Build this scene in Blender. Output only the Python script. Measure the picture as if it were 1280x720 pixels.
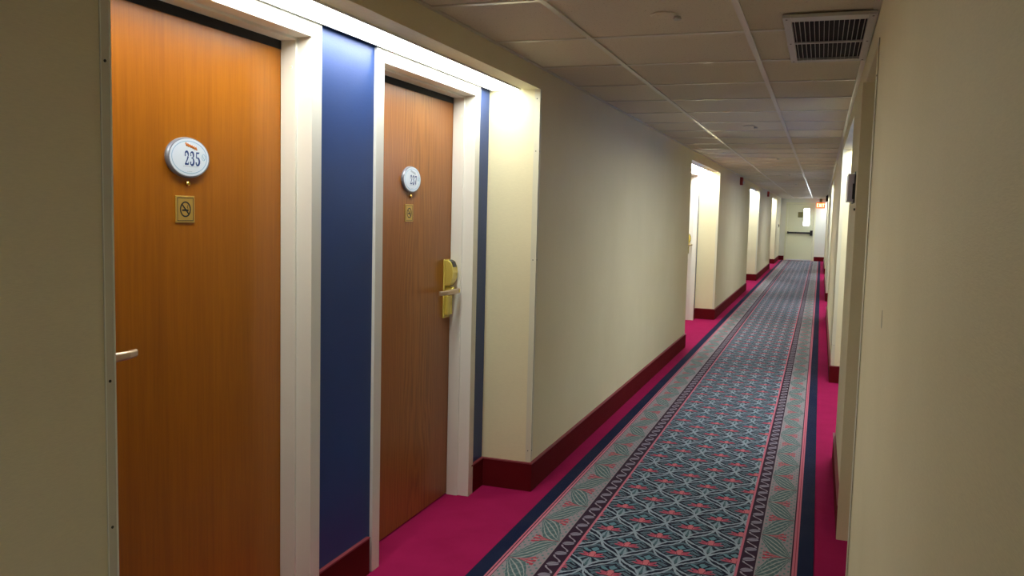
import bpy, bmesh, math, random
from mathutils import Vector, Matrix
random.seed(7)
for o in list(bpy.data.objects): bpy.data.objects.remove(o, do_unlink=True)
SC = bpy.context.scene
COL = SC.collection

# ------------------------------------------------------------------ camera
CAM_H = 1.50
yaw, pitch, roll, fpx = 0.3406, -0.0877, 0.0248, 1080.18
cy, sy, cp, sp, cr, sr = math.cos(yaw), math.sin(yaw), math.cos(pitch), math.sin(pitch), math.cos(roll), math.sin(roll)
fw = Vector((-sy*cp, cy*cp, sp)); rt = Vector((cy, sy, 0)); up = rt.cross(fw)
r2 = cr*rt + sr*up; u2 = -sr*rt + cr*up
cam = bpy.data.objects.new('camera', bpy.data.cameras.new('camera'))
cam.matrix_world = Matrix(((r2.x, u2.x, -fw.x, 0), (r2.y, u2.y, -fw.y, 0), (r2.z, u2.z, -fw.z, CAM_H), (0, 0, 0, 1)))
cam.data.sensor_width = 36; cam.data.lens = fpx/1280*36; cam.data.clip_start = .02; cam.data.clip_end = 100
COL.objects.link(cam); SC.camera = cam

# ------------------------------------------------------------------ world, exposure, lamps' strengths
w = bpy.data.worlds.new('world'); SC.world = w; w.use_nodes = True
w.node_tree.nodes['Background'].inputs[0].default_value = (.9, .95, 1, 1)
w.node_tree.nodes['Background'].inputs[1].default_value = .3
SC.view_settings.view_transform = 'Standard'; SC.view_settings.look = 'None'
SC.view_settings.exposure = 0.50; SC.view_settings.gamma = 1; SC.view_settings.use_curve_mapping = False
PANEL = 12.5          # fluorescent ceiling panel over doors 235 and 237
PANEL_FAR = 26.0      # panels further down the corridor, set stronger to brighten the walls
DAY = 13.0             # daylight in the end door's glass

# ------------------------------------------------------------------ dimensions
XL, XR, ZC, SOF = -1.411, 0.157, 2.244, 2.14
DEP = .28; XB = XL-DEP; XRB = XR+DEP
Y0, YE = -3.6, 33.1
LA = [(1.44, 4.34), (9.96, 12.86), (18.56, 21.48), (27.1, 30.0)]          # left alcoves
RA = [(-2.8, -.1), (5.75, 8.45), (14.2, 16.9), (22.7, 25.4), (31.15, YE)]  # right alcoves
R1 = (3.33, 4.28)                                                         # unlit side opening

# ------------------------------------------------------------------ node helpers
class E:
    """a scalar socket with operators: writes math nodes"""
    def __init__(s, nt, v): s.nt, s.v = nt, v
    def m(s, op, *a):
        n = s.nt.nodes.new('ShaderNodeMath'); n.operation = op
        for i, x in enumerate((s,)+a):
            x = x.v if isinstance(x, E) else x
            if isinstance(x, (int, float)): n.inputs[i].default_value = x
            else: s.nt.links.new(x, n.inputs[i])
        return E(s.nt, n.outputs[0])
    def __add__(s, o): return s.m('ADD', o)
    def __radd__(s, o): return s.m('ADD', o)
    def __sub__(s, o): return s.m('SUBTRACT', o)
    def __rsub__(s, o): return s.m('MULTIPLY', -1).m('ADD', o)
    def __mul__(s, o): return s.m('MULTIPLY', o)
    def __rmul__(s, o): return s.m('MULTIPLY', o)
    def __truediv__(s, o): return s.m('DIVIDE', o)
    def lt(s, o): return s.m('LESS_THAN', o)
    def gt(s, o): return s.m('GREATER_THAN', o)
    def abs(s): return s.m('ABSOLUTE')
    def sin(s): return s.m('SINE')
    def cos(s): return s.m('COSINE')
    def ping(s, o): return s.m('PINGPONG', o)
    def wrap(s, a, b): return s.m('WRAP', b, a)
    def min(s, o): return s.m('MINIMUM', o)
    def max(s, o): return s.m('MAXIMUM', o)
    def sqrt(s): return s.m('SQRT')

def mat(name, col=(.8, .8, .8), rough=.6, metal=0, spec=.5, emit=None, es=1):
    m = bpy.data.materials.new(name); m.use_nodes = True
    b = m.node_tree.nodes['Principled BSDF']
    b.inputs['Base Color'].default_value = (*col, 1); b.inputs['Roughness'].default_value = rough
    b.inputs['Metallic'].default_value = metal; b.inputs['Specular IOR Level'].default_value = spec
    if emit: b.inputs['Emission Color'].default_value = (*emit, 1); b.inputs['Emission Strength'].default_value = es
    return m
def nd(m, t, **k):
    n = m.node_tree.nodes.new(t)
    for a, b in k.items(): setattr(n, a, b)
    return n
def lk(m, a, b): m.node_tree.links.new(a, b)
def bsdf(m): return m.node_tree.nodes['Principled BSDF']
def objco(m, scale=(1, 1, 1)):
    tc = nd(m, 'ShaderNodeTexCoord'); mp = nd(m, 'ShaderNodeMapping'); mp.inputs['Scale'].default_value = scale
    lk(m, tc.outputs['Object'], mp.inputs[0]); return mp.outputs[0]
def noise(m, vec, sc, det=3, rough=.5, dist=0):
    n = nd(m, 'ShaderNodeTexNoise'); n.inputs['Scale'].default_value = sc; n.inputs['Detail'].default_value = det
    n.inputs['Roughness'].default_value = rough; n.inputs['Distortion'].default_value = dist
    lk(m, vec, n.inputs['Vector']); return n.outputs['Fac']
def ramp(m, fac, stops, interp='LINEAR'):
    r = nd(m, 'ShaderNodeValToRGB'); r.color_ramp.interpolation = interp
    els = r.color_ramp.elements
    while len(els) < len(stops): els.new(.5)
    for e, (p, c) in zip(els, stops): e.position = p; e.color = (*c, 1)
    lk(m, fac, r.inputs[0]); return r.outputs[0]
def mixc(m, fac, a, b, mode='MIX'):
    n = nd(m, 'ShaderNodeMix', data_type='RGBA', blend_type=mode)
    for s, x in ((n.inputs[0], fac), (n.inputs[6], a), (n.inputs[7], b)):
        if isinstance(x, E): x = x.v
        if isinstance(x, (int, float)): s.default_value = x
        elif isinstance(x, tuple): s.default_value = (*x, 1)
        else: lk(m, x, s)
    return n.outputs[2]
def bump(m, h, strength=.2, dist=.002):
    b = nd(m, 'ShaderNodeBump'); b.inputs['Strength'].default_value = strength; b.inputs['Distance'].default_value = dist
    lk(m, h, b.inputs['Height']); lk(m, b.outputs[0], bsdf(m).inputs['Normal'])

# wall paper: warm cream vinyl with a fine horizontal weave
M = {}
def wallpaper(name, a, b):
    m = mat(name, a, .62, spec=.3)
    v = objco(m, (1, 1, 1)); v2 = objco(m, (60, 60, 520))
    f = noise(m, v2, 1.0, 2, .6); g = noise(m, v, 1.6, 3, .55)
    c = ramp(m, g, [(.3, a), (.7, b)])
    c = mixc(m, .22, c, ramp(m, f, [(.3, (.72, .72, .72)), (.7, (1, 1, 1))]), 'MULTIPLY')
    lk(m, c, bsdf(m).inputs['Base Color']); bump(m, f, .25, .0012); return m
M['cream'] = wallpaper('cream_wallpaper', (.77, .70, .44), (.82, .75, .49))
M['cream_return'] = wallpaper('pale_cream_wallpaper', (.70, .70, .55), (.74, .74, .60))
M['blue'] = wallpaper('blue_wallpaper', (.014, .050, .20), (.019, .062, .245))
bsdf(M['blue']).inputs['Roughness'].default_value = .4; bsdf(M['blue']).inputs['Specular IOR Level'].default_value = .3
M['trim'] = mat('ivory_gloss_paint', (.82, .81, .73), .35)
M['guard'] = mat('ivory_plastic', (.66, .63, .46), .4)
M['guard_edge'] = mat('pale_plastic_edge', (.85, .86, .70), .35)
M['brown_line'] = mat('dark_brown_line', (.16, .12, .05), .7)  # dark brown line along a corner guard's inner edge
M['nail'] = mat('dark_nail', (.05, .045, .03), .4, .6)
M['tee'] = mat('tee_white_metal', (.62, .60, .50), .28, .25)
M['black'] = mat('black_plastic', (.012, .012, .014), .4)
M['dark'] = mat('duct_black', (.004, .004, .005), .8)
M['metal'] = mat('brushed_aluminium', (.52, .52, .47), .42, .55)
M['steel'] = mat('satin_steel', (.5, .5, .48), .3, 1)
M['brass'] = mat('polished_brass', (.85, .60, .16), .24, 1)
M['lockgold'] = mat('lock_gold_paint', (.80, .66, .14), .26, .35)
M['lever'] = mat('satin_brass', (.60, .46, .32), .3, .8)
M['bezel'] = mat('grey_bezel', (.22, .23, .27), .35, .3)
M['face'] = mat('plaque_white', (.72, .80, .90), .3)
M['inkblue'] = mat('ink_blue', (.012, .05, .22), .4)
M['inkpale'] = mat('ink_pale_blue', (.22, .45, .66), .4)
M['inkgrey'] = mat('ink_grey', (.45, .52, .62), .4)
M['orange'] = mat('ink_orange', (.75, .22, .03), .4)
M['inkblack'] = mat('ink_black', (.01, .01, .01), .4)
M['red'] = mat('fire_red', (.32, .02, .012), .35)
M['clear'] = mat('strobe_lens', (.8, .8, .78), .15)
M['enddoor'] = mat('painted_steel_door', (.82, .84, .60), .38)
M['endwall'] = wallpaper('end_cream', (.82, .84, .74), (.86, .88, .78))
M['threshold'] = mat('aluminium_threshold', (.75, .78, .8), .3, .3)
M['olive'] = mat('olive_sign', (.20, .19, .06), .4)
M['plate'] = mat('lilac_grey_plate', (.62, .57, .61), .35)
M['diffuser'] = mat('lit_diffuser', (.9, .9, .88), .5, emit=(.98, 1.0, .95), es=PANEL)
M['diffuser_far'] = mat('lit_diffuser_far', (.9, .9, .88), .5, emit=(.98, 1.0, .95), es=PANEL_FAR)
M['daylight'] = mat('lit_door_glass', (.9, .95, 1), .1, emit=(.86, .94, 1.0), es=DAY)
M['exit'] = mat('lit_exit_face', (.35, .05, .01), .4, emit=(1.0, .20, .02), es=.6)
M['exit_letter'] = mat('lit_exit_letters', (1, .7, .5), .4, emit=(1.0, .62, .30), es=2.6)
M['crack'] = mat('dark_scratch', (.03, .028, .02), .8)

def carpet(name, a, b, sc=420, bs=.5):
    m = mat(name, a, .95, spec=.1)
    v = objco(m); f = noise(m, v, sc, 2, .7); g = noise(m, v, 5, 4, .6)
    c = mixc(m, .5, ramp(m, f, [(.25, a), (.75, b)]), ramp(m, g, [(.3, a), (.7, b)]))
    lk(m, c, bsdf(m).inputs['Base Color']); bump(m, f, bs, .003)
    bsdf(m).inputs['Sheen Weight'].default_value = .15; bsdf(m).inputs['Sheen Tint'].default_value = (*b, 1)
    return m
M['magenta'] = carpet('magenta_carpet', (.31, .007, .070), (.42, .012, .104))
M['maroon'] = carpet('maroon_carpet_base', (.10, .004, .007), (.14, .007, .011))
M['cap'] = mat('rose_cap_strip', (.26, .035, .05), .5)

# acoustic tile
def tile_mat():
    m = mat('fissured_ceiling_tile', (.6, .56, .46), .85, spec=.2)
    v = objco(m); f = noise(m, v, 130, 3, .7)
    oi = nd(m, 'ShaderNodeObjectInfo')
    base = ramp(m, oi.outputs['Random'], [(0, (.66, .62, .47)), (.5, (.70, .66, .51)), (1, (.74, .70, .55))])
    sp_ = ramp(m, f, [(.30, (.35, .33, .3)), (.385, (1, 1, 1))])
    lk(m, mixc(m, .75, base, sp_, 'MULTIPLY'), bsdf(m).inputs['Base Color']); bump(m, f, .35, .002); return m
M['tile'] = tile_mat()

# door veneers
def veneer(name, c_lo, c_mid, c_hi, cathedral, seed, rough=.32):
    m = mat(name, c_mid, rough, spec=.5)
    tc = nd(m, 'ShaderNodeTexCoord')
    mp = nd(m, 'ShaderNodeMapping'); mp.inputs['Location'].default_value = (seed, seed*2.3, seed)
    mp.inputs['Scale'].default_value = (1, 26, 1.1); lk(m, tc.outputs['Object'], mp.inputs[0])
    g1 = noise(m, mp.outputs[0], 3.2, 6, .62, .3)
    mp2 = nd(m, 'ShaderNodeMapping'); mp2.inputs['Location'].default_value = (seed, 0, 0)
    mp2.inputs['Scale'].default_value = (1, 170, 3.2); lk(m, tc.outputs['Object'], mp2.inputs[0])
    g2 = noise(m, mp2.outputs[0], 2.0, 3, .6)
    sep = nd(m, 'ShaderNodeSeparateXYZ'); lk(m, tc.outputs['Object'], sep.inputs[0])
    y = E(m.node_tree, sep.outputs[1]); z = E(m.node_tree, sep.outputs[2])
    if cathedral:       # ring pattern that opens upward, as on plain-sawn oak
        yy = y - .10; n0 = E(m.node_tree, noise(m, objco(m, (1, 3.5, .55)), 2.2, 3, .5))
        rr = ((yy*yy*42) + (z*.42) + n0*1.5)
        rings = (rr*26).sin()*.5 + .5
        fac = rings*.24 + E(m.node_tree, g1)*.62 + E(m.node_tree, g2)*.16 - .02
    else:
        leaf = ((y*4.9 + .42).m('FLOOR')*12.9898).sin()*.5 + .5    # book-matched veneer leaves, one tone each
        fac = E(m.node_tree, g1)*.55 + leaf*.36 + E(m.node_tree, g2)*.16 - .03
    c = ramp(m, fac.v, [(.25, c_lo), (.5, c_mid), (.78, c_hi)])
    lk(m, c, bsdf(m).inputs['Base Color']); bump(m, g2, .06, .001)
    bsdf(m).inputs['Specular IOR Level'].default_value = .38
    return m
M['veneer_a'] = veneer('amber_veneer', (.26, .074, .0015), (.36, .112, .002), (.46, .155, .003), False, 1.7)
M['veneer_b'] = veneer('oak_veneer', (.20, .066, .010), (.32, .112, .018), (.40, .148, .027), True, 4.1)

# patterned runner ------------------------------------------------------
RL, RR = -1.304, .047
def runner_mat():
    m = mat('patterned_axminster', (.1, .1, .1), .95, spec=.1); nt = m.node_tree
    tc = nd(m, 'ShaderNodeTexCoord')
    wob = nd(m, 'ShaderNodeTexNoise'); wob.inputs['Scale'].default_value = 45; wob.inputs['Detail'].default_value = 1
    lk(m, tc.outputs['Object'], wob.inputs['Vector'])
    sep = nd(m, 'ShaderNodeSeparateXYZ'); lk(m, tc.outputs['Object'], sep.inputs[0])
    ws = nd(m, 'ShaderNodeSeparateColor'); lk(m, wob.outputs['Color'], ws.inputs[0])
    X = E(nt, sep.outputs[0]); Y = E(nt, sep.outputs[1])
    wx = (E(nt, ws.outputs[0])-.5)*.010; wy = (E(nt, ws.outputs[1])-.5)*.014
    PI = math.pi
    navy = (.004, .008, .028); navy2 = (.005, .011, .050); teal = (.085, .150, .195); tealP = (.26, .35, .42)
    pink = (.50, .070, .135); pinkD = (.33, .025, .06); plum = (.032, .010, .030); pale = (.34, .29, .32); line = (.62, .17, .24)
    # ---- field
    a, b = .119, .17
    x = X + .637 + wx; y = Y - 3.625 + wy
    p = x/a + y/b; q = x/a - y/b
    def vine(s, t):       # two strands that cross at each crossing
        d = (s.wrap(0, 2)-1)
        bow = (t*(PI/2)).sin()*.15; d = d + (t*PI).sin()*.07
        return (((d-bow).abs().lt(.062)).max((d+bow).abs().lt(.050)))
    vines = vine(p, q+1).max(vine(q, p+1))
    edge = (((p.wrap(0, 2)-1).abs()).min((q.wrap(0, 2)-1).abs())).lt(.20)
    # cell coordinates about the nearest flower: rotate into p,q cell then back
    pc = (p+1).wrap(0, 2)-1; qc = (q+1).wrap(0, 2)-1
    cx = (pc+qc)*(a/2); cyy = (pc-qc)*(b/2)
    # long leaves radiating from the foot of the flower
    lx = cx.abs(); ly = cyy + .035
    sw = (lx*95).sin()*.0032
    S = ((ly + lx*.55 + sw)*(2*PI/.034)).sin()
    side = S.gt(-.30); rim = side*(S.lt(.22)).max(S.gt(.93))
    fan = ((lx.m('ARCTAN2', (ly*-1)+.004))*9).sin()           # feathery leaves under the flower
    below = ly.lt(-.012)*(lx.lt(.075))
    c = mixc(m, side, navy, teal); c = mixc(m, side*(S.gt(-.30))*(S.lt(.10)), c, tealP)
    f_ = mixc(m, fan.gt(-.25), navy, (.075, .145, .175)); f_ = mixc(m, fan.gt(.62), f_, tealP)
    c = mixc(m, below, c, f_)
    # dark ground behind the flower
    fx = cx; fy = cyy + .035
    ra = (fx*fx + fy*fy*.9).sqrt()
    c = mixc(m, ra.lt(.046)*(fy.gt(-.006)), c, navy)
    c = mixc(m, (fx.abs()/.062 + (fy-.070).abs()/.050).lt(1), c, navy)
    # upper teal petals: a diamond with one petal each side
    d1 = (fx.abs()/.020 + (fy-.088).abs()/.028).lt(1)
    px_ = fx.abs() - .032; py_ = fy - .070
    u = px_*.78 + py_*.62; v = py_*.78 - px_*.62
    d2 = ((u*u)/(.026*.026) + (v*v)/(.0095*.0095)).lt(1)
    c = mixc(m, d1.max(d2), c, (.13, .27, .33))
    # pink lotus: centre petal + two pairs
    def petal(ux, uy, rotc, rots, L, W, cx0, cy0):
        X_ = ux - cx0; Y_ = uy - cy0
        U = X_*rotc + Y_*rots; V = Y_*rotc - X_*rots
        return ((U*U)/(L*L) + (V*V)/(W*W)).lt(1)
    ax = fx.abs()
    pet1 = petal(fx, fy, 0, 1, .026, .015, 0, .034)
    pet2 = petal(ax, fy, .77, .64, .028, .0095, .024, .026)
    pet3 = petal(ax, fy, .97, .24, .027, .0075, .033, .010)
    cup = petal(fx, fy, 1, 0, .020, .013, 0, .012)
    c = mixc(m, pet3.max(pet2), c, (.50, .085, .14)); c = mixc(m, pet1.max(cup), c, (.66, .17, .21))
    c = mixc(m, ((fx.abs()-.012).abs().lt(.0016))*(fy.lt(.036))*(fy.gt(.004)), c, pinkD)
    c = mixc(m, edge, c, navy); c = mixc(m, vines, c, (.33, .41, .49))
    field = c
    # ---- leaf borders, a zigzag of striped leaf bundles with tulips in the bays
    def border(x0, x1, ynode):
        u = (X + wx*.7 - x0)/(x1-x0)                    # 0 at the outer edge, 1 at the inner edge
        v = (Y + wy*.5 - ynode)/.2545
        t = v.ping(1); e = t - u
        un = u.max(.001).min(.999)
        L = (un*PI).sin()*.46 + .03
        k = e/L
        inside = k.abs().lt(1)
        st = (k*(PI*2.5)).cos()
        veins = (v*40 + k*9).sin().gt(.75)
        c = mixc(m, inside, pale, (.38, .40, .39))
        c = mixc(m, inside*(st.abs().gt(.42)), c, mixc(m, veins, (.085, .155, .165), (.15, .235, .24)))
        # tulips: from outer nodes (even) inward and from inner nodes (odd) outward
        def tulip(c, d, s):
            w_ = ((s-.18)*1.9).min(1).max(0); w2 = (w_*w_)*.17 + .010
            ins = d.lt(w2)*(s.lt(.80 - 0))*(s.gt(.02))
            head = s.gt(.34)
            rays = ((d/w2)*(PI*2.5)).cos().gt(-.35)
            c = mixc(m, ins, c, mixc(m, head, pinkD, mixc(m, rays, (.50, .30, .32), (.46, .05, .085))))
            return c
        c = tulip(c, t, u); c = tulip(c, 1-t, 1-u)
        # blurry little buds at the open ends
        dots = ((v*PI*9).sin()*((u*31).sin())).gt(.55)
        c = mixc(m, dots*(inside.lt(.5)), c, (.12, .24, .24))
        return c
    bl = border(-1.206, -1.050, 3.444); br = border(-.046, -.198, 3.914)
    # ---- scroll bands
    def scroll(xc, ph):
        s = (Y-ph)*(2*PI/.1235)
        d = (X - xc + s.sin()*.020).abs()
        wave = d.lt(.0050)
        yy = ((Y-ph)/.1235).wrap(0, 1) - .5
        U = (X-xc)*.85 + yy*.1235*.52; V = yy*.1235*.85 - (X-xc)*.52
        leaf = ((U*U)/(.027*.027) + (V*V)/(.021*.021)).lt(1)
        lcore = ((V*430).sin()).gt(-.2)
        big = ((U*U)/(.034*.034) + (V*V)/(.028*.028)).lt(1)
        c = mixc(m, wave, plum, (.36, .32, .38)); c = mixc(m, big, c, plum)
        return mixc(m, leaf, c, mixc(m, lcore, (.12, .10, .16), (.36, .34, .41)))
    sl = scroll(-1.006, 3.386); sr_ = scroll(-.222, 3.40)
    # ---- assemble by x
    c = (0.0, 0.0, 0.0)
    bands = [(-9, navy2), (-1.233, line), (-1.225, plum), (-1.220, (.66, .24, .32)), (-1.209, plum), (-1.206, bl), (-1.050, pale),
             (-1.044, sl), (-.968, line), (-.957, field), (-.268, line), (-.257, sr_), (-.190, pale), (-.186, br), (-.046, plum),
             (-.040, line), (-.030, pinkD), (-.027, line), (-.019, navy2)]
    c = bands[0][1]
    for x0, cc in bands[1:]: c = mixc(m, X.gt(x0), c, cc)
    pile = noise(m, tc.outputs['Object'], 520, 2, .7)
    worn = noise(m, tc.outputs['Object'], 2.2, 4, .6)
    c = mixc(m, .55, c, ramp(m, pile, [(.2, (.55, .55, .55)), (.8, (1.25, 1.25, 1.25))]), 'MULTIPLY')
    c = mixc(m, ramp(m, worn, [(.4, (.0, .0, .0)), (.8, (.06, .06, .06))]), c, (.20, .22, .23))
    lk(m, c, bsdf(m).inputs['Base Color']); bump(m, pile, .45, .002)
    bsdf(m).inputs['Sheen Weight'].default_value = .08; bsdf(m).inputs['Sheen Roughness'].default_value = .4
    bsdf(m).inputs['Sheen Tint'].default_value = (.8, .85, .9, 1)
    return m
M['runner'] = runner_mat()

# ------------------------------------------------------------------ object helpers
def link(name, bm, m, parent=None, smooth=False, bev=0, org=None):
    me = bpy.data.meshes.new(name)
    bmesh.ops.recalc_face_normals(bm, faces=bm.faces)
    if org is not None: bmesh.ops.translate(bm, verts=bm.verts, vec=-Vector(org))
    bm.to_mesh(me); bm.free()
    for mm in (m if isinstance(m, (list, tuple)) else [m]): me.materials.append(mm)
    if smooth:
        for p in me.polygons: p.use_smooth = True
    o = bpy.data.objects.new(name, me); COL.objects.link(o)
    if org is not None: o.location = org
    if parent is not None:
        o.parent = parent
        o.location = (Vector(org) - world(parent)) if org is not None else -world(parent)
    if bev:
        b = o.modifiers.new('bevel', 'BEVEL'); b.width = bev; b.segments = 2; b.limit_method = 'ANGLE'
    return o
def world(o):
    v = Vector(o.location)
    while o.parent: o = o.parent; v += Vector(o.location)
    return v
def empty(name, loc):
    o = bpy.data.objects.new(name, None); o.empty_display_size = .1; o.location = loc; COL.objects.link(o); return o
def tag(o, label=None, cat=None, group=None, kind=None):
    for k, v in (('label', label), ('category', cat), ('group', group), ('kind', kind)):
        if v: o[k] = v
    return o
def box(bm, x0, x1, y0, y1, z0, z1):
    vs = [bm.verts.new((x, y, z)) for x in (x0, x1) for y in (y0, y1) for z in (z0, z1)]
    for f in ((0, 1, 3, 2), (4, 6, 7, 5), (0, 4, 5, 1), (2, 3, 7, 6), (0, 2, 6, 4), (1, 5, 7, 3)): bm.faces.new([vs[i] for i in f])
    return bm
def B(*a): return box(bmesh.new(), *a)
def extr_x(outline, x0, x1):
    """outline in (y,z) extruded along x"""
    bm = bmesh.new(); n = len(outline)
    A = [bm.verts.new((x0, y, z)) for y, z in outline]; C = [bm.verts.new((x1, y, z)) for y, z in outline]
    bm.faces.new(A); bm.faces.new(C[::-1])
    for i in range(n): bm.faces.new((A[i], C[i], C[(i+1) % n], A[(i+1) % n]))
    return bm
def extr(outline, d, f):
    """outline (a,b) extruded 0..d, mapped by f(a,b,c)"""
    bm = bmesh.new(); n = len(outline)
    A = [bm.verts.new(f(a, b, 0)) for a, b in outline]; C = [bm.verts.new(f(a, b, d)) for a, b in outline]
    bm.faces.new(A); bm.faces.new(C[::-1])
    for i in range(n): bm.faces.new((A[i], C[i], C[(i+1) % n], A[(i+1) % n]))
    return bm
def cyl_x(bm, x0, x1, y, z, ry, rz=None, n=40):
    rz = rz or ry
    A = [bm.verts.new((x0, y+ry*math.cos(2*math.pi*i/n), z+rz*math.sin(2*math.pi*i/n))) for i in range(n)]
    C = [bm.verts.new((x1, y+ry*math.cos(2*math.pi*i/n), z+rz*math.sin(2*math.pi*i/n))) for i in range(n)]
    bm.faces.new(A); bm.faces.new(C[::-1])
    for i in range(n): bm.faces.new((A[i], C[i], C[(i+1) % n], A[(i+1) % n]))
    return bm
def ring_x(bm, x0, x1, y, z, ry, rz, t, n=40):
    """flat ring (annulus) of wall t"""
    P = []
    for x, k in ((x0, 0), (x1, 0), (x1, t), (x0, t)):
        P.append([bm.verts.new((x, y+(ry-k)*math.cos(2*math.pi*i/n), z+(rz-k)*math.sin(2*math.pi*i/n))) for i in range(n)])
    for j in range(4):
        for i in range(n): bm.faces.new((P[j][i], P[j][(i+1) % n], P[(j+1) % 4][(i+1) % n], P[(j+1) % 4][i]))
    return bm
def lathe_z(prof, n=28, at=(0, 0, 0)):
    bm = bmesh.new(); R_ = []
    for r, z in prof: R_.append([bm.verts.new((at[0]+r*math.cos(2*math.pi*i/n), at[1]+r*math.sin(2*math.pi*i/n), at[2]+z)) for i in range(n)])
    for j in range(len(R_)-1):
        for i in range(n): bm.faces.new((R_[j][i], R_[j][(i+1) % n], R_[j+1][(i+1) % n], R_[j+1][i]))
    bm.faces.new(R_[0]); bm.faces.new(R_[-1][::-1]); return bm
def ribbon(bm, pts, widths, x0, x1, f):
    """variable-width stroke in the plane, thickness x0..x1; f maps (u, v, x)"""
    L, R_ = [], []
    for i, (u, v) in enumerate(pts):
        a = pts[max(i-1, 0)]; b = pts[min(i+1, len(pts)-1)]
        du, dv = b[0]-a[0], b[1]-a[1]; l = math.hypot(du, dv) or 1
        wd = widths[i] if isinstance(widths, (list, tuple)) else widths
        L.append((u-dv/l*wd/2, v+du/l*wd/2)); R_.append((u+dv/l*wd/2, v-du/l*wd/2))
    for i in range(len(pts)-1):
        q = [L[i], L[i+1], R_[i+1], R_[i]]
        A = [bm.verts.new(f(*s, x0)) for s in q]; C = [bm.verts.new(f(*s, x1)) for s in q]
        try:
            bm.faces.new(A); bm.faces.new(C[::-1])
            for k in range(4): bm.faces.new((A[k], C[k], C[(k+1) % 4], A[(k+1) % 4]))
        except ValueError: pass

# ------------------------------------------------------------------ the shell
tag(link('floor', B(-2.2, .9, Y0, YE+.3, -.08, 0), M['magenta']), 'magenta cut-pile carpet floor beside the patterned runner', 'floor', kind='structure')

def comb(notches, ztop):
    pts = [(Y0, 0)]
    for a, b, h in notches: pts += [(a, 0), (a, h), (b, h), (b, 0)]
    last = notches[-1]
    if last[1] >= YE: pts = pts[:-2] + [(YE, last[2])]
    else: pts.append((YE, 0))
    pts += [(YE, ztop), (Y0, ztop)]
    return pts
wl = tag(link('wall_left', extr_x(comb([(a, b, SOF) for a, b in LA], 2.6), XL, XB), M['cream']),
         'cream papered left wall pierced by the door alcoves', 'wall', kind='structure')
wr = tag(link('wall_right', extr_x(comb([(RA[0][0], RA[0][1], SOF), (R1[0], R1[1], 2.12)] + [(a, b, SOF) for a, b in RA[1:]], 2.6), XR, XRB), M['cream']),
         'cream papered right wall close beside the camera', 'wall', kind='structure')
link('scratch', extr([(0, 0), (.0012, .012), (.0016, .03), (.0006, .045), (-.0006, .03), (-.0008, .012)], .0006,
     lambda a, b, c: (XR-c, 2.345+a*3, 1.232+b)), M['crack'], wr)['label'] = 'short dark scratch in the wallpaper'

# blue backs of the left alcoves
def back_left(i, a, b, doors, lab):
    pts = [(a-.02, 0)]
    for d0, d1 in doors: pts += [(d0, 0), (d0, 2.115), (d1, 2.115), (d1, 0)]
    pts += [(b+.02, 0), (b+.02, 2.6), (a-.02, 2.6)]
    tag(link('wall_alcove_left', extr_x(pts, XB, XB-.22), M['blue']), lab, 'wall', kind='structure')
DO = [(.14, 1.24), (1.62, 2.72)]      # frame spans relative to the alcove start
back_left(0, *LA[0], [(LA[0][0]+a+.03, LA[0][0]+b-.03) for a, b in DO], 'dark blue papered alcove wall around doors 235 and 237')
back_left(1, *LA[1], [(LA[1][0]+DO[1][0]+.03, LA[1][0]+DO[1][1]-.03)], 'blue back wall of the second door alcove on the left')
back_left(2, *LA[2], [], 'blue back wall of the third door alcove on the left')
back_left(3, *LA[3], [], 'blue back wall of the farthest alcove on the left')
names = ['right alcove behind the camera', 'first lit right alcove', 'second lit right alcove', 'third lit right alcove', 'right alcove at the exit end']
for (a, b), n in zip(RA, names):
    tag(link('wall_alcove_right', B(XRB, XRB+.15, a-.02, b+.02, 0, 2.6), M['blue']), 'blue back wall of the '+n, 'wall', kind='structure')
tag(link('wall_side_opening', B(XRB+.9, XRB+1.0, R1[0]-.3, R1[1]+.3, -.05, 2.6), M['cream']), 'wall at the back of the unlit side opening', 'wall', kind='structure')
tag(link('wall_side_opening', B(XRB, XRB+.9, R1[0]-.32, R1[0], -.05, 2.6), M['cream']), 'near side of the unlit side opening', 'wall', kind='structure')
tag(link('wall_side_opening', B(XRB, XRB+.9, R1[1], R1[1]+.3, -.05, 2.6), M['cream']), 'far side of the unlit side opening', 'wall', kind='structure')
tag(link('trim_side_opening', B(XR-.012, XR+.20, R1[1]-.001, R1[1]-.028, 0, 2.12), M['cream']), 'cream painted far jamb of the unlit side opening reaching the floor', 'trim', kind='structure')
tag(link('ceiling_side_opening', B(XRB, XRB+.9, R1[0], R1[1], 2.12, 2.2), M['cream']), 'ceiling of the unlit side opening', 'ceiling', kind='structure')
tag(link('wall_near', B(-2.2, .9, Y0-.12, Y0, -.05, 2.6), M['cream']), 'cream wall closing the corridor behind the camera', 'wall', kind='structure')
# end wall with the fire door hole
DX0, DX1 = -1.175, -.235
pts = [(-1.75, 0), (DX0, 0), (DX0, 2.05), (DX1, 2.05), (DX1, 0), (.60, 0), (.60, 2.6), (-1.75, 2.6)]
tag(link('wall_end', extr(pts, .12, lambda a, b, c: (a, YE+c, b)), M['endwall']), 'pale end wall around the exit door', 'wall', kind='structure')

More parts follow.
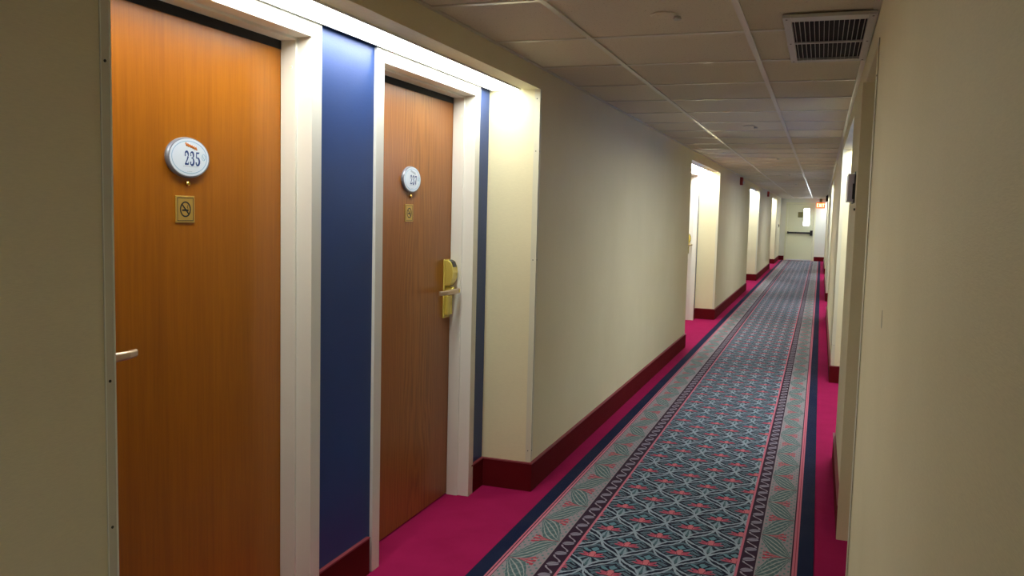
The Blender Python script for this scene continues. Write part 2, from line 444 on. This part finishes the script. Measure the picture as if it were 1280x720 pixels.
# baseboards: carpet-covered base with a thin rose cap
def sweep(path, off, z0, z1):
    bm = bmesh.new(); P = []
    n = len(path)
    def nrm(a, b):
        dx, dy = b[0]-a[0], b[1]-a[1]; l = math.hypot(dx, dy); return Vector((dy/l, -dx/l))
    for i, p in enumerate(path):
        ns = []
        if i > 0: ns.append(nrm(path[i-1], p))
        if i < n-1: ns.append(nrm(p, path[i+1]))
        v = ns[0] if len(ns) == 1 else (ns[0]+ns[1])/(1+ns[0].dot(ns[1]))
        q = (p[0]+v.x*off, p[1]+v.y*off)
        P.append([bm.verts.new((p[0], p[1], z0)), bm.verts.new((q[0], q[1], z0)), bm.verts.new((q[0], q[1], z1)), bm.verts.new((p[0], p[1], z1))])
    for i in range(n-1):
        for k in range(4): bm.faces.new((P[i][k], P[i][(k+1) % 4], P[i+1][(k+1) % 4], P[i+1][k]))
    bm.faces.new(P[0]); bm.faces.new(P[-1][::-1]); return bm
def baseboard(name, path, label):
    o = tag(link(name, sweep(path, .013, 0, .150), M['maroon']), label, 'baseboard', kind='structure')
    c = link('cap_strip', sweep(path, .016, .150, .157), M['cap'], o); c['label'] = 'thin rose cap strip'
    return o
baseboard('baseboard_left', [(XL, Y0), (XL, LA[0][0]), (XB, LA[0][0]), (XB, LA[0][0]+DO[0][0])], 'dark red carpet base on the left wall before door 235')
baseboard('baseboard_left', [(XB, LA[0][0]+DO[0][1]), (XB, LA[0][0]+DO[1][0])], 'dark red carpet base on the blue wall between doors 235 and 237')
baseboard('baseboard_left', [(XB, LA[0][0]+DO[1][1]), (XB, LA[0][1]), (XL, LA[0][1]), (XL, LA[1][0]), (XB, LA[1][0]), (XB, LA[1][0]+DO[1][0])], 'long dark red carpet base on the left wall past door 237')
baseboard('baseboard_left', [(XB, LA[1][0]+DO[1][1]), (XB, LA[1][1]), (XL, LA[1][1]), (XL, LA[2][0]), (XB, LA[2][0]), (XB, LA[2][1]), (XL, LA[2][1]), (XL, LA[3][0]), (XB, LA[3][0]), (XB, LA[3][1]), (XL, LA[3][1]), (XL, YE), (DX0-.05, YE)], 'dark red carpet base along the far left wall down to the exit door')
baseboard('baseboard_right', [(XRB, YE-.0), (XRB, RA[4][0]), (XR, RA[4][0]), (XR, RA[3][1]), (XRB, RA[3][1]), (XRB, RA[3][0]), (XR, RA[3][0]), (XR, RA[2][1]), (XRB, RA[2][1]), (XRB, RA[2][0]), (XR, RA[2][0]), (XR, RA[1][1]), (XRB, RA[1][1]), (XRB, RA[1][0]), (XR, RA[1][0]), (XR, R1[1])], 'dark red carpet base along the right wall beyond the unlit opening')
baseboard('baseboard_right', [(XR, R1[0]-.11), (XR, RA[0][1]), (XRB, RA[0][1]), (XRB, RA[0][0]), (XR, RA[0][0]), (XR, Y0)], 'dark red carpet base under the near right wall')
baseboard('baseboard_end', [(DX1+.05, YE), (XRB, YE)], 'dark red carpet base right of the exit door')

# corner guards
def corner_guard(wall, x, y, sx, sy, z1, label, nails=(), z0=.16, leg=.026, inner='guard_edge'):
    """L strip on an outside corner: sx = room direction in x, sy = alcove direction in y"""
    t = .0025
    o1 = [(x+sx*t, y+sy*t), (x+sx*t, y-sy*leg), (x, y-sy*leg), (x, y), (x-sx*leg, y), (x-sx*leg, y+sy*t)]
    bm = bmesh.new(); A = [bm.verts.new((a, b, z0)) for a, b in o1]; C = [bm.verts.new((a, b, z1)) for a, b in o1]
    bm.faces.new(A); bm.faces.new(C[::-1])
    for i in range(6): bm.faces.new((A[i], C[i], C[(i+1) % 6], A[(i+1) % 6]))
    g = link('corner_guard', bm, M['guard'], wall); g['label'] = label
    e = link('edge_bead', B(*sorted((x+sx*t, x+sx*(t+.0012))), *sorted((y+sy*t, y-sy*.002)), z0, z1), M['guard_edge'], g)
    if len(nails):
        e2 = link('edge_bead', B(*sorted((x+sx*t, x+sx*(t+.0012))), *sorted((y-sy*leg, y-sy*(leg-(.002 if inner == 'guard_edge' else .007)))), z0, z1), M[inner], g)
    for z in nails:
        bm = bmesh.new(); cyl_x(bm, x+sx*t, x+sx*(t+.0015), y-sy*leg*.55, z, .0032, n=10); link('nail', bm, M['nail'], g)
        bm = bmesh.new(); cyl_x(bm, 0, .0015, 0, 0, .003, n=10)
        bmesh.ops.rotate(bm, verts=bm.verts, cent=(0, 0, 0), matrix=Matrix.Rotation(math.pi/2*(1 if sy > 0 else -1), 3, 'Z'))
        bmesh.ops.translate(bm, verts=bm.verts, vec=(x-sx*leg*.5, y+sy*t, z)); link('nail', bm, M['nail'], g)
corner_guard(wl, XL, LA[0][0], 1, 1, SOF, 'ivory corner guard beside door 235', (1.79, 1.12, .80, .3))
corner_guard(wl, XL, LA[0][1], 1, -1, SOF, 'ivory corner guard past door 237', (2.09, 1.82, 1.25, .22))
corner_guard(wl, XL, LA[1][1], 1, -1, SOF, 'ivory corner guard of the second alcove')
corner_guard(wl, XL, LA[2][1], 1, -1, SOF, 'ivory corner guard of the third alcove')
corner_guard(wr, XR, R1[0], -1, 1, 2.12, 'tan corner guard at the end of the near right wall', (2.0,), z0=0.0, leg=.10, inner='brown_line')
corner_guard(wr, XR, RA[1][1], -1, -1, SOF, 'ivory corner guard of the lit right alcove', (.35,))
corner_guard(wr, XR, RA[2][1], -1, -1, SOF, 'ivory corner guard of the next right alcove')

# ------------------------------------------------------------------ ceiling grid
ceil = tag(link('ceiling', B(-2.2, .9, Y0-.1, YE+.3, 2.45, 2.5), M['dark']), 'suspended ceiling of square fissured tiles in a metal grid', 'ceiling', kind='structure')
T1, T2, SPC = -.969, -.320, .6832
y00 = 3.658
rows = [y00+SPC*i for i in range(-10, 45)]
rows = [Y0]+[r for r in rows if Y0+.05 < r < YE-.05]+[YE]
cols = [(XL, T1), (T1, T2), (T2, XR)]
tmesh = {}
TW = .012
for j, (xa, xb) in enumerate(cols):
    for i in range(len(rows)-1):
        ya, yb = rows[i], rows[i+1]
        key = (j, round(yb-ya, 3))
        if key not in tmesh:
            o = link('ceiling_tile', B(xa+.003, xb-.003, ya+.003, yb-.003, ZC+.006, ZC+.02), M['tile'], ceil, org=((xa+xb)/2, (ya+yb)/2, ZC))
            tmesh[key] = o
        else:
            o = tmesh[key].copy(); COL.objects.link(o); o.location = Vector(((xa+xb)/2, (ya+yb)/2, ZC))-world(ceil)
for k, x in enumerate((T1, T2)):
    link('main_tee', B(x-TW, x+TW, Y0, YE, ZC, ZC+.006), M['tee'], ceil)
link('wall_angle', B(XL, XL+.018, Y0, YE, ZC-.001, ZC+.006), M['tee'], ceil)
link('wall_angle', B(XR-.022, XR, Y0, YE, ZC-.001, ZC+.006), M['tee'], ceil)
proto = {}
for j, (xa, xb) in enumerate(cols):
    for y in rows[1:-1]:
        a = xa+TW if j else xa+.018; b = xb-TW if j < 2 else xb-.022
        if j not in proto: proto[j] = o = link('cross_tee', B(a, b, y-TW, y+TW, ZC+.0006, ZC+.006), M['tee'], ceil, org=((a+b)/2, y, ZC))
        else:
            o = proto[j].copy(); COL.objects.link(o); o.location = Vector(((a+b)/2, y, ZC))-world(ceil)

# air grille on the ceiling
gx0, gx1, gy0, gy1 = -.173, .152, 3.375, 4.335
g = tag(empty('ceiling_vent', ((gx0+gx1)/2, (gy0+gy1)/2, ZC)), 'grey metal air grille with dark slots in the ceiling beside the right wall', 'vent')
zt, zb = ZC-.001, ZC-.014
fwid = .030
link('frame', B(gx0, gx0+fwid, gy0, gy1, zb, zt), M['metal'], g, bev=.002)
link('frame', B(gx1-fwid, gx1, gy0, gy1, zb, zt), M['metal'], g, bev=.002)
link('frame', B(gx0+fwid, gx1-fwid, gy0, gy0+.075, zb, zt), M['metal'], g, bev=.002)
link('frame', B(gx0+fwid, gx1-fwid, gy1-.055, gy1, zb, zt), M['metal'], g, bev=.002)
link('duct_back', B(gx0+fwid, gx1-fwid, gy0+.075, gy1-.055, zt-.0012, zt-.0004), M['dark'], g)
link('cross_bar', B(gx0+fwid, gx1-fwid, 3.865, 3.885, zb, zb+.006), M['metal'], g)
nb = 15; p0 = None
for i in range(nb):
    x = gx0+fwid+(gx1-gx0-2*fwid)*(i+.5)/nb
    for (ya, yb) in ((gy0+.075, 3.865), (3.885, gy1-.055)):
        link('blade', B(x-.0008, x+.0008, ya, yb, zb+.001, zt-.0014), M['metal'], g)
for sx in (gx0+.014, gx1-.014):
    for yy in (gy0+.03, 3.87, gy1-.03):
        link('screw', lathe_z([(.004, -.0012), (.0045, 0)], 10, (sx, yy, zb)), M['nail'], g)

# flush sprinkler covers
names = ['nearest white disc cover in the middle ceiling tiles', 'second white disc cover along the ceiling', 'third white disc cover along the ceiling', 'fourth small disc cover along the ceiling', 'fifth small disc cover along the ceiling']
for i, lab in enumerate(names):
    y = [3.30, 7.39, 11.3, 15.4, 19.45][i]
    s = tag(empty('sprinkler_cover', (-.595, y, ZC+.006)), lab, 'sprinkler', 'flush sprinkler covers in the ceiling')
    link('cover_plate', lathe_z([(.046, 0), (.05, -.002), (.05, -.005), (.044, -.008)], 32, (-.595, y, ZC+.006)), M['tile'], s, smooth=False)
    link('deflector', lathe_z([(.012, 0), (.016, -.010), (.016, -.012)], 20, (-.575+.03, y+.01, ZC-.002)), M['metal'], s)

# ------------------------------------------------------------------ runner
rug = tag(link('carpet_runner', B(RL, RR, Y0+.02, YE-.12, 0, .004), M['runner']),
          'long floral runner with navy edges, leaf borders and pink lotus lattice', 'carpet')

# ------------------------------------------------------------------ lit ceiling panels of the alcoves
def panel(side, a, b, label):
    if side < 0: x0, x1 = XB+.030, XL-.10
    else: x0, x1 = XR+.10, XRB-.030
    a += .03; b -= .03
    t = tag(empty('ceiling_light', ((x0+x1)/2, (a+b)/2, SOF)), label, 'light', 'lit ceiling panels over the alcoves')
    link('diffuser', B(x0, x1, a, b, SOF-.006, SOF-.002), M['diffuser'] if a < 2 else M['diffuser_far'], t)
    xs = sorted((XB if side < 0 else XRB, x0-.006 if side < 0 else x1+.006)); link('shadow_strip', B(xs[0]+.0005, xs[1], a, b, SOF-.002, SOF-.0005), M['black'], t)  # black strip put in as the shadow line between panel and wall
    for xx in ((x0-.006, x0), (x1, x1+.006)): link('rim', B(*xx, a, b, SOF-.008, SOF-.0005), M['trim'], t)
for (a, b), l in zip(LA, ('long lit ceiling panel above doors 235 and 237', 'lit ceiling panel in the second left alcove', 'lit ceiling panel in the third left alcove', 'lit ceiling panel in the farthest left alcove')): panel(-1, a, b, l)
for (a, b), l in zip(RA, ('lit ceiling panel in the right alcove behind the camera', 'lit ceiling panel in the nearest lit right alcove', 'lit ceiling panel in the second lit right alcove', 'lit ceiling panel in the third lit right alcove', 'lit ceiling panel in the right alcove by the exit')): panel(1, a, b, l)

# ------------------------------------------------------------------ guest room doors
def P_(y, z):                      # plane map for print on a door face
    return lambda u, v, x: (x, y+u, z+v)
def arc(cx, cy_, rx, ry, a0, a1, n=14):
    return [(cx+rx*math.cos(math.radians(a0+(a1-a0)*i/n)), cy_+ry*math.sin(math.radians(a0+(a1-a0)*i/n))) for i in range(n+1)]
def swell(n, a, b): return [a+(b-a)*math.sin(math.pi*i/(n-1)) for i in range(n)]
def digit(bm, ch, ox, h, x0, x1, f0):
    """condensed old-face numerals: thick and thin strokes"""
    w = h*.44; t, T = h*.045, h*.15
    f = lambda u, v, x: f0(ox+u, v, x)
    def st(pts, wd): ribbon(bm, [(a*w, b*h) for a, b in pts], wd, x0, x1, f)
    if ch == '2':
        p = arc(.5, .74, .40, .25, 175, -25, 14); st(p, swell(15, t, T))
        st([(.86, .62), (.6, .36), (.2, .12), (.08, .04)], [T*.8, T*.6, t*1.3, t])
        st([(.06, .05), (.5, .07), (.9, .05)], [T*.7, T, T*.7]); st([(.9, .02), (.97, .22)], [t*1.5, t]); st([(.05, .70), (.24, .70)], T*.9)
    elif ch == '3':
        p = arc(.42, .76, .38, .22, 165, -80, 14); st(p, swell(15, t, T))
        p = arc(.42, .28, .44, .27, 80, -165, 14); st(p, swell(15, t, T*1.1))
        st([(.30, .535), (.55, .545)], t*1.5); st([(.05, .74), (.22, .74)], T*.8); st([(.0, .20), (.2, .20)], T*.9)
    elif ch == '5':
        st([(.18, .96), (.55, .93), (.88, .98)], [T*.7, T*.9, T*.5]); st([(.16, .98), (.13, .55)], t*1.4)
        p = arc(.42, .30, .46, .28, 125, -165, 16); st(p, swell(17, t, T*1.1)); st([(.0, .18), (.2, .18)], T*.9)
    elif ch == '7':
        st([(.04, .93), (.5, .91), (.95, .96)], [T*.9, T*1.1, T*.6]); st([(.06, .95), (.02, .74)], [t*1.6, t])
        st([(.93, .93), (.62, .55), (.45, .25), (.40, .01)], [t*1.2, T*.7, T*1.1, T*1.3])

XF = -1.800                        # face of the door leaves
def hotel_door(name, label, ystart, vene, number=None, flip=False, plaque=True, bump_z=1.98):
    """frame spans ystart .. ystart+1.10; flip=False: lock on the far (+y) side"""
    d = tag(empty(name, (XF, ystart+.55, 0)), label, 'door', kind='structure')
    y0, y1 = ystart, ystart+1.10; f = .062
    px = XB+.014                   # casing face
    # leaf
    leaf = link('door_leaf', B(XF-.045, XF, y0+f+.002, y1-f-.002, .008, 2.0735), vene, d, org=(XF, ystart+.55, 0))
    # frame: casing faces and jambs with a stop
    def jamb(s):
        if s > 0: prof = [(px, y1), (px, y1-f), (px-.060, y1-f), (px-.060, y1-f-.010), (XF+.002, y1-f-.010), (XF+.002, y1-f+.004), (XF-.05, y1-f+.004), (XF-.05, y1-.005), (XB-.004, y1-.005), (XB+.001, y1)]
        else: prof = [(px, y0), (px, y0+f), (px-.060, y0+f), (px-.060, y0+f+.010), (XF+.002, y0+f+.010), (XF+.002, y0+f-.004), (XF-.05, y0+f-.004), (XF-.05, y0+.005), (XB-.004, y0+.005), (XB+.001, y0)]
        bm = bmesh.new(); A = [bm.verts.new((a, b, 0)) for a, b in prof]; C = [bm.verts.new((a, b, 2.135)) for a, b in prof]
        n = len(prof); bm.faces.new(A); bm.faces.new(C[::-1])
        for i in range(n): bm.faces.new((A[i], C[i], C[(i+1) % n], A[(i+1) % n]))
        o = link('jamb', bm, M['trim'], d, bev=.0015); return o
    j0 = jamb(-1); j1 = jamb(1)
    zt_ = 2.135; zi = 2.082
    prof = [(px, zt_), (px, zi), (px-.060, zi), (px-.060, zi-.010), (XF+.002, zi-.010), (XF+.002, zi+.004), (XF-.05, zi+.004), (XF-.05, zt_-.005)]
    bm = bmesh.new(); A = [bm.verts.new((a, y0+f, b)) for a, b in prof]; C = [bm.verts.new((a, y1-f, b)) for a, b in prof]
    n = len(prof); bm.faces.new(A); bm.faces.new(C[::-1])
    for i in range(n): bm.faces.new((A[i], C[i], C[(i+1) % n], A[(i+1) % n]))
    link('header', bm, M['trim'], d, bev=.0015)
    link('top_band', B(XF+.0003, XF+.004, y0+f+.010, y1-f-.010, 2.043, 2.0735), M['dark'], d)  # black band across the top of the leaf
    # small white bumper on the far jamb
    bm = bmesh.new(); cyl = cyl_x(bm, -.004, .0, 0, 0, .006, n=14)
    bmesh.ops.rotate(bm, verts=bm.verts, cent=(0, 0, 0), matrix=Matrix.Rotation(math.pi/2, 3, 'Z'))
    bmesh.ops.translate(bm, verts=bm.verts, vec=(XF+.045, y1-f-.010, bump_z)); link('bumper', bm, M['guard_edge'], j1)
    yc = (y0+y1)/2
    # --- number plaque
    if plaque:
        pz = 1.638; yp = yc+.002
        bm = bmesh.new()
        n = 48
        R_ = []
        for x, k in ((XF, 1.0), (XF+.006, 1.0), (XF+.011, .965), (XF+.0115, .92), (XF+.0095, .905)):
            R_.append([bm.verts.new((x, yp+.093*k*math.cos(2*math.pi*i/n), pz+.0605*k*math.sin(2*math.pi*i/n))) for i in range(n)])
        for j in range(4):
            for i in range(n): bm.faces.new((R_[j][i], R_[j][(i+1) % n], R_[j+1][(i+1) % n], R_[j+1][i]))
        bm.faces.new(R_[0]); bm.faces.new(R_[-1])
        pl = link('number_plaque', bm, M['bezel'], d, smooth=False); pl['label'] = 'oval white number plaque reading %s' % number
        xf = XF+.0115
        bm = bmesh.new(); cyl_x(bm, xf-.003, xf, yp, pz+.001, .0855, .0555, 48); link('plaque_face', bm, M['face'], pl)
        bm = bmesh.new(); ring_x(bm, xf, xf+.0004, yp, pz+.001, .0770, .0485, .0016, 48); link('ring', bm, M['inkpale'], pl)
        f0 = P_(yp, pz)
        bm = bmesh.new(); h = .040
        for k, ch in enumerate(number): digit(bm, ch, -.022+k*.0245, h, xf, xf+.0006, lambda u, v, x: f0(u, v-.022, x))
        link('numerals', bm, M['inkblue'], pl)
        # small script emblem over the numerals
        bm = bmesh.new()
        pts = [(-.018+.050*t/24, .040-.012*t/24+.0042*math.sin(t*1.5)) for t in range(25)]
        ribbon(bm, pts, [.0028+.0022*math.sin(t*.7)**2 for t in range(25)], xf, xf+.0006, f0)
        ribbon(bm, [(-.018, .036), (.005, .033), (.035, .024)], [.001, .0022, .001], xf, xf+.0006, f0)
        link('emblem', bm, M['orange'] if number == '235' else M['inkgrey'], pl)
        bm = bmesh.new(); ring_x(bm, xf, xf+.0005, yp+.062, pz+.004, .0085, .0100, .0012, 20)
        ribbon(bm, [(.058, .008), (.062, .001), (.066, -.003)], .0012, xf, xf+.0005, f0); link('small_symbol', bm, M['inkpale'], pl)
        bm = bmesh.new()
        for k in range(12): ribbon(bm, [(-.028+k*.0055, -.0265+.0006*(k % 3)), (-.028+k*.0055+.0035, -.0265)], .0016, xf, xf+.0004, f0)
        for k in range(4): ribbon(bm, [(-.010+k*.0055, -.041), (-.010+k*.0055+.0035, -.041)], .0014, xf, xf+.0004, f0)
        link('small_print', bm, M['inkgrey'], pl)
        # --- peephole
        bm = bmesh.new(); prof = [(0, .0075), (.006, .0075), (.009, .0055), (.009, .0032), (.006, .003)]
        n = 24; R_ = [[bm.verts.new((XF+x, yp+r*math.cos(2*math.pi*i/n), 1.561+r*math.sin(2*math.pi*i/n))) for i in range(n)] for x, r in prof]
        for j in range(4):
            for i in range(n): bm.faces.new((R_[j][i], R_[j][(i+1) % n], R_[j+1][(i+1) % n], R_[j+1][i]))
        bm.faces.new(R_[0]); bm.faces.new(R_[-1])
        link('peephole', bm, M['brass'], d)['label'] = 'small brass peephole'
        # --- no smoking plate
        sz = 1.484; ys = yp-.010
        s = link('no_smoking_plate', B(XF, XF+.003, ys-.041, ys+.041, sz-.040, sz+.040), M['brass_plate'], d, bev=.001); s['label'] = 'square brass plate with a no smoking symbol'
        f0 = P_(ys, sz); xf = XF+.003; bm = bmesh.new()
        for q in ([(-.034, -.034), (.034, -.034)], [(.034, -.034), (.034, .034)], [(.034, .034), (-.034, .034)], [(-.034, .034), (-.034, -.034)]): ribbon(bm, q, .0018, xf, xf+.0005, f0)
        link('border_line', bm, M['inkblack'], s)
        bm = bmesh.new(); ring_x(bm, xf, xf+.0006, ys, sz, .0235, .0235, .0042, 32)
        ribbon(bm, [(-.016, .016), (.016, -.016)], .0042, xf, xf+.0006, f0)
        ribbon(bm, [(-.014, -.003), (.013, -.003)], .005, xf, xf+.0006, f0)
        ribbon(bm, [(.011, .002), (.007, .007), (.011, .012)], .0016, xf, xf+.0006, f0)
        link('no_smoking_symbol', bm, M['inkblack'], s)
    # --- electronic lever lock
    s = -1 if flip else 1
    yl = (y1-f-.062) if s > 0 else (y0+f+.062)
    hw = .036
    L = link('lever_lock', B(XF, XF+.010, yl-hw, yl+hw, .950, 1.250), M['lockgold'], d, bev=.003); L['label'] = 'gold electronic card lock with lever handle'
    # upper reader housing: bulging profile in (x, z)
    out = [(.010, 1.246), (.026, 1.248), (.040, 1.238), (.050, 1.215), (.054, 1.185), (.050, 1.155), (.040, 1.132), (.030, 1.118), (.010, 1.116)]
    bm = bmesh.new(); A = [bm.verts.new((XF+a, yl-hw+.004, b)) for a, b in out]; C = [bm.verts.new((XF+a, yl+hw-.004, b)) for a, b in out]
    n = len(out); bm.faces.new(A); bm.faces.new(C[::-1])
    for i in range(n): bm.faces.new((A[i], C[i], C[(i+1) % n], A[(i+1) % n]))
    link('reader_housing', bm, M['lockgold'], L, bev=.003)
    bm = bmesh.new(); out = [(.024, 1.2495), (.042, 1.2385), (.0525, 1.213), (.0490, 1.213), (.039, 1.236), (.024, 1.246)]
    A = [bm.verts.new((XF+a, yl-.022, b)) for a, b in out]; C = [bm.verts.new((XF+a, yl+.022, b)) for a, b in out]
    n = len(out); bm.faces.new(A); bm.faces.new(C[::-1])
    for i in range(n): bm.faces.new((A[i], C[i], C[(i+1) % n], A[(i+1) % n]))
    link('card_slot', bm, M['black'], L)
    link('lower_housing', B(XF+.010, XF+.028, yl-hw+.008, yl+hw-.006, .965, 1.066), M['lockgold'], L, bev=.005)
    bm = bmesh.new(); cyl_x(bm, XF+.010, XF+.045, yl, 1.092, .019, n=28); link('rose', bm, M['lockgold'], L, bev=.003)
    bm = bmesh.new(); cyl_x(bm, XF+.045, XF+.078, yl, 1.092, .010, n=20); link('spindle', bm, M['lockgold'], L, bev=.002)
    a, b = (yl+.012, yl-.195) if s > 0 else (yl-.012, yl+.155)
    pr = [(.060, 1.079), (.060, 1.105), (.072, 1.107), (.078, 1.101), (.078, 1.083), (.072, 1.077)]
    bm = bmesh.new(); rings = []
    for t_ in range(9):
        yy = a+(b-a)*t_/8; k = 1-.25*t_/8; dx = -.012*max(0, (t_-6))/2
        rings.append([bm.verts.new((XF+.070+(p-.070)*k+dx, yy, 1.092+(q-1.092)*k)) for p, q in pr])
    for j in range(8):
        for i in range(6): bm.faces.new((rings[j][i], rings[j][(i+1) % 6], rings[j+1][(i+1) % 6], rings[j+1][i]))
    bm.faces.new(rings[0]); bm.faces.new(rings[-1][::-1])
    link('lever_handle', bm, M['lever'], L, bev=.0025)
    return d
M['brass_plate'] = mat('flat_brass', (.62, .40, .09), .38, .5)
A0 = LA[0][0]
hotel_door('door_1', 'amber veneered guest room door numbered 235 in an ivory frame', A0+.14, M['veneer_a'], '235', flip=True)
hotel_door('door_2', 'brown oak guest room door numbered 237 with a gold lock', A0+1.64, M['veneer_b'], '237')
hotel_door('door_3', 'guest room door mostly hidden in the second left alcove', LA[1][0]+1.62, M['veneer_b'], None, plaque=False)

# ------------------------------------------------------------------ exit door at the end
d = tag(empty('door_4', ((DX0+DX1)/2, YE, 0)), 'pale green steel exit door with black push bar at the corridor end', 'door', kind='structure')
leaf = link('door_leaf', extr([(DX0+.03, .045), (DX1-.03, .045), (DX1-.03, 2.03), (DX0+.03, 2.03)], .045, lambda a, b, c: (a, YE+.012+c, b)), M['enddoor'], d)
for x0, x1 in ((DX0-.045, DX0+.025), (DX1-.025, DX1+.045)): link('jamb', B(x0, x1, YE-.012, YE+.10, 0, 2.10), M['enddoor'], d, bev=.003)
link('header', B(DX0+.025, DX1-.025, YE-.012, YE+.10, 2.035, 2.10), M['enddoor'], d, bev=.003)
link('threshold', B(DX0+.025, DX1-.025, YE-.05, YE+.08, .004, .04), M['threshold'], d, bev=.004)
wx0, wx1, wz0, wz1 = -.60, -.40, 1.27, 1.88
link('window_pane', B(wx0, wx1, YE+.006, YE+.011, wz0, wz1), M['daylight'], d)['label'] = 'narrow bright glass pane'
for a in ((wx0-.02, wx0, wz0-.02, wz1+.02), (wx1, wx1+.02, wz0-.02, wz1+.02)): link('glazing_bead', B(a[0], a[1], YE+.002, YE+.0118, a[2], a[3]), M['enddoor'], d)
for a in ((wz0-.02, wz0), (wz1, wz1+.02)): link('glazing_bead', B(wx0, wx1, YE+.002, YE+.0118, *a), M['enddoor'], d)
link('door_sign', B(-.80, -.635, YE+.006, YE+.0118, 1.56, 1.755), M['olive'], d)['label'] = 'small olive square sign'
pb = link('push_bar', B(DX0+.03, -.33, YE-.075, YE-.035, .975, 1.035), M['black'], d, bev=.008); pb['label'] = 'black panic push bar'
link('latch_box', B(-.36, -.27, YE-.085, YE+.0118, .915, 1.10), M['black'], pb, bev=.006)
link('end_bracket', B(DX0+.03, DX0+.08, YE-.06, YE+.0118, .965, 1.045), M['black'], pb, bev=.004)

# exit sign hanging under the ceiling
ex = tag(empty('exit_sign', (-.045, YE-.25, 2.05)), 'glowing orange exit sign hung right of the exit door', 'sign')
link('sign_box', B(-.195, .105, YE-.27, YE-.21, 1.90, 2.11), M['exit'], ex, bev=.004)
link('mount', B(-.09, .0, YE-.26, YE-.22, 2.11, ZC-.002), M['olive'], ex)
bm = bmesh.new(); yy = YE-.27
fE = lambda u, v, x: (u, yy-x, v)
def stroke(p, w_=.016): ribbon(bm, p, w_, 0, .002, fE)
zl, zh = 1.945, 2.065
x = -.165
stroke([(x, zl), (x, zh)]); stroke([(x, zh-.008), (x+.05, zh-.008)]); stroke([(x, 2.005), (x+.042, 2.005)]); stroke([(x, zl+.008), (x+.05, zl+.008)])
x = -.095; stroke([(x, zl), (x+.055, zh)]); stroke([(x, zh), (x+.055, zl)])
x = -.015; stroke([(x, zl), (x, zh)])
x = .015; stroke([(x, zh-.008), (x+.065, zh-.008)]); stroke([(x+.032, zl), (x+.032, zh)])
link('lettering', bm, M['exit_letter'], ex)['label'] = 'pale letters EXIT'

# fire alarms high on the left wall
for y, l in ((16.15, 'red fire alarm with strobe between second and third left alcoves'), (24.5, 'farther red fire alarm with strobe on the left wall')):
    t = tag(empty('fire_alarm', (XL, y, 2.15)), l, 'alarm', 'red fire alarms on the left wall')
    link('housing', B(XL, XL+.05, y-.06, y+.06, 2.085, 2.225), M['red'], t, bev=.006)
    bm = bmesh.new(); cyl_x(bm, XL+.05, XL+.075, y+.01, 2.13, .026, .018, 20); link('strobe_lens', bm, M['clear'], t, bev=.004)
    link('grille', B(XL+.05, XL+.054, y-.035, y+.035, 2.165, 2.21), M['red'], t)

# grey box on the right wall
t = tag(empty('wall_box', (XR, 4.92, 1.66)), 'lilac grey box mounted on the right wall past the unlit opening', 'box')
link('cover', B(XR-.036, XR-.006, 4.84, 5.12, 1.598, 1.742), M['plate'], t, bev=.003)
link('back_plate', B(XR-.006, XR, 4.80, 5.14, 1.590, 1.750), M['black'], t)
link('side_plug', B(XR-.013, XR-.006, 4.826, 4.84, 1.61, 1.69), M['black'], t)
bm = bmesh.new(); cyl_x(bm, XR-.008, XR, 4.66, 1.555, .006, n=14); tag(link('wall_peg', bm, M['nail']), 'small dark peg on the right wall below the grey box', 'peg')
# small dark fixtures near the exit
t = tag(empty('wall_switch', (XL, 31.9, 1.25)), 'small black wall fixture on the left just before the exit door', 'switch')
link('plate', B(XL, XL+.012, 31.86, 31.94, 1.18, 1.31), M['black'], t, bev=.003)
link('toggle', B(XL+.012, XL+.03, 31.885, 31.915, 1.22, 1.27), M['black'], t)
bm = bmesh.new(); cyl_x(bm, -.03, .03, 0, 0, .028, n=20)
t = tag(empty('door_holder', (.19, YE, 1.61)), 'small dark round holder on the end wall below the exit sign', 'holder')
bmesh.ops.rotate(bm, verts=bm.verts, cent=(0, 0, 0), matrix=Matrix.Rotation(math.pi/2, 3, 'Z')); bmesh.ops.translate(bm, verts=bm.verts, vec=(.19, YE-.03, 1.61))
link('disc', bm, M['black'], t, bev=.004)
t = tag(empty('wall_speaker', (XR, 27.0, 2.12)), 'small dark box high on the right wall near the exit sign', 'speaker')
link('case', B(XR-.06, XR, 26.8, 27.2, 2.03, 2.20), M['black'], t, bev=.006)
link('bracket', B(XR-.03, XR, 26.95, 27.05, 2.20, 2.225), M['nail'], t)
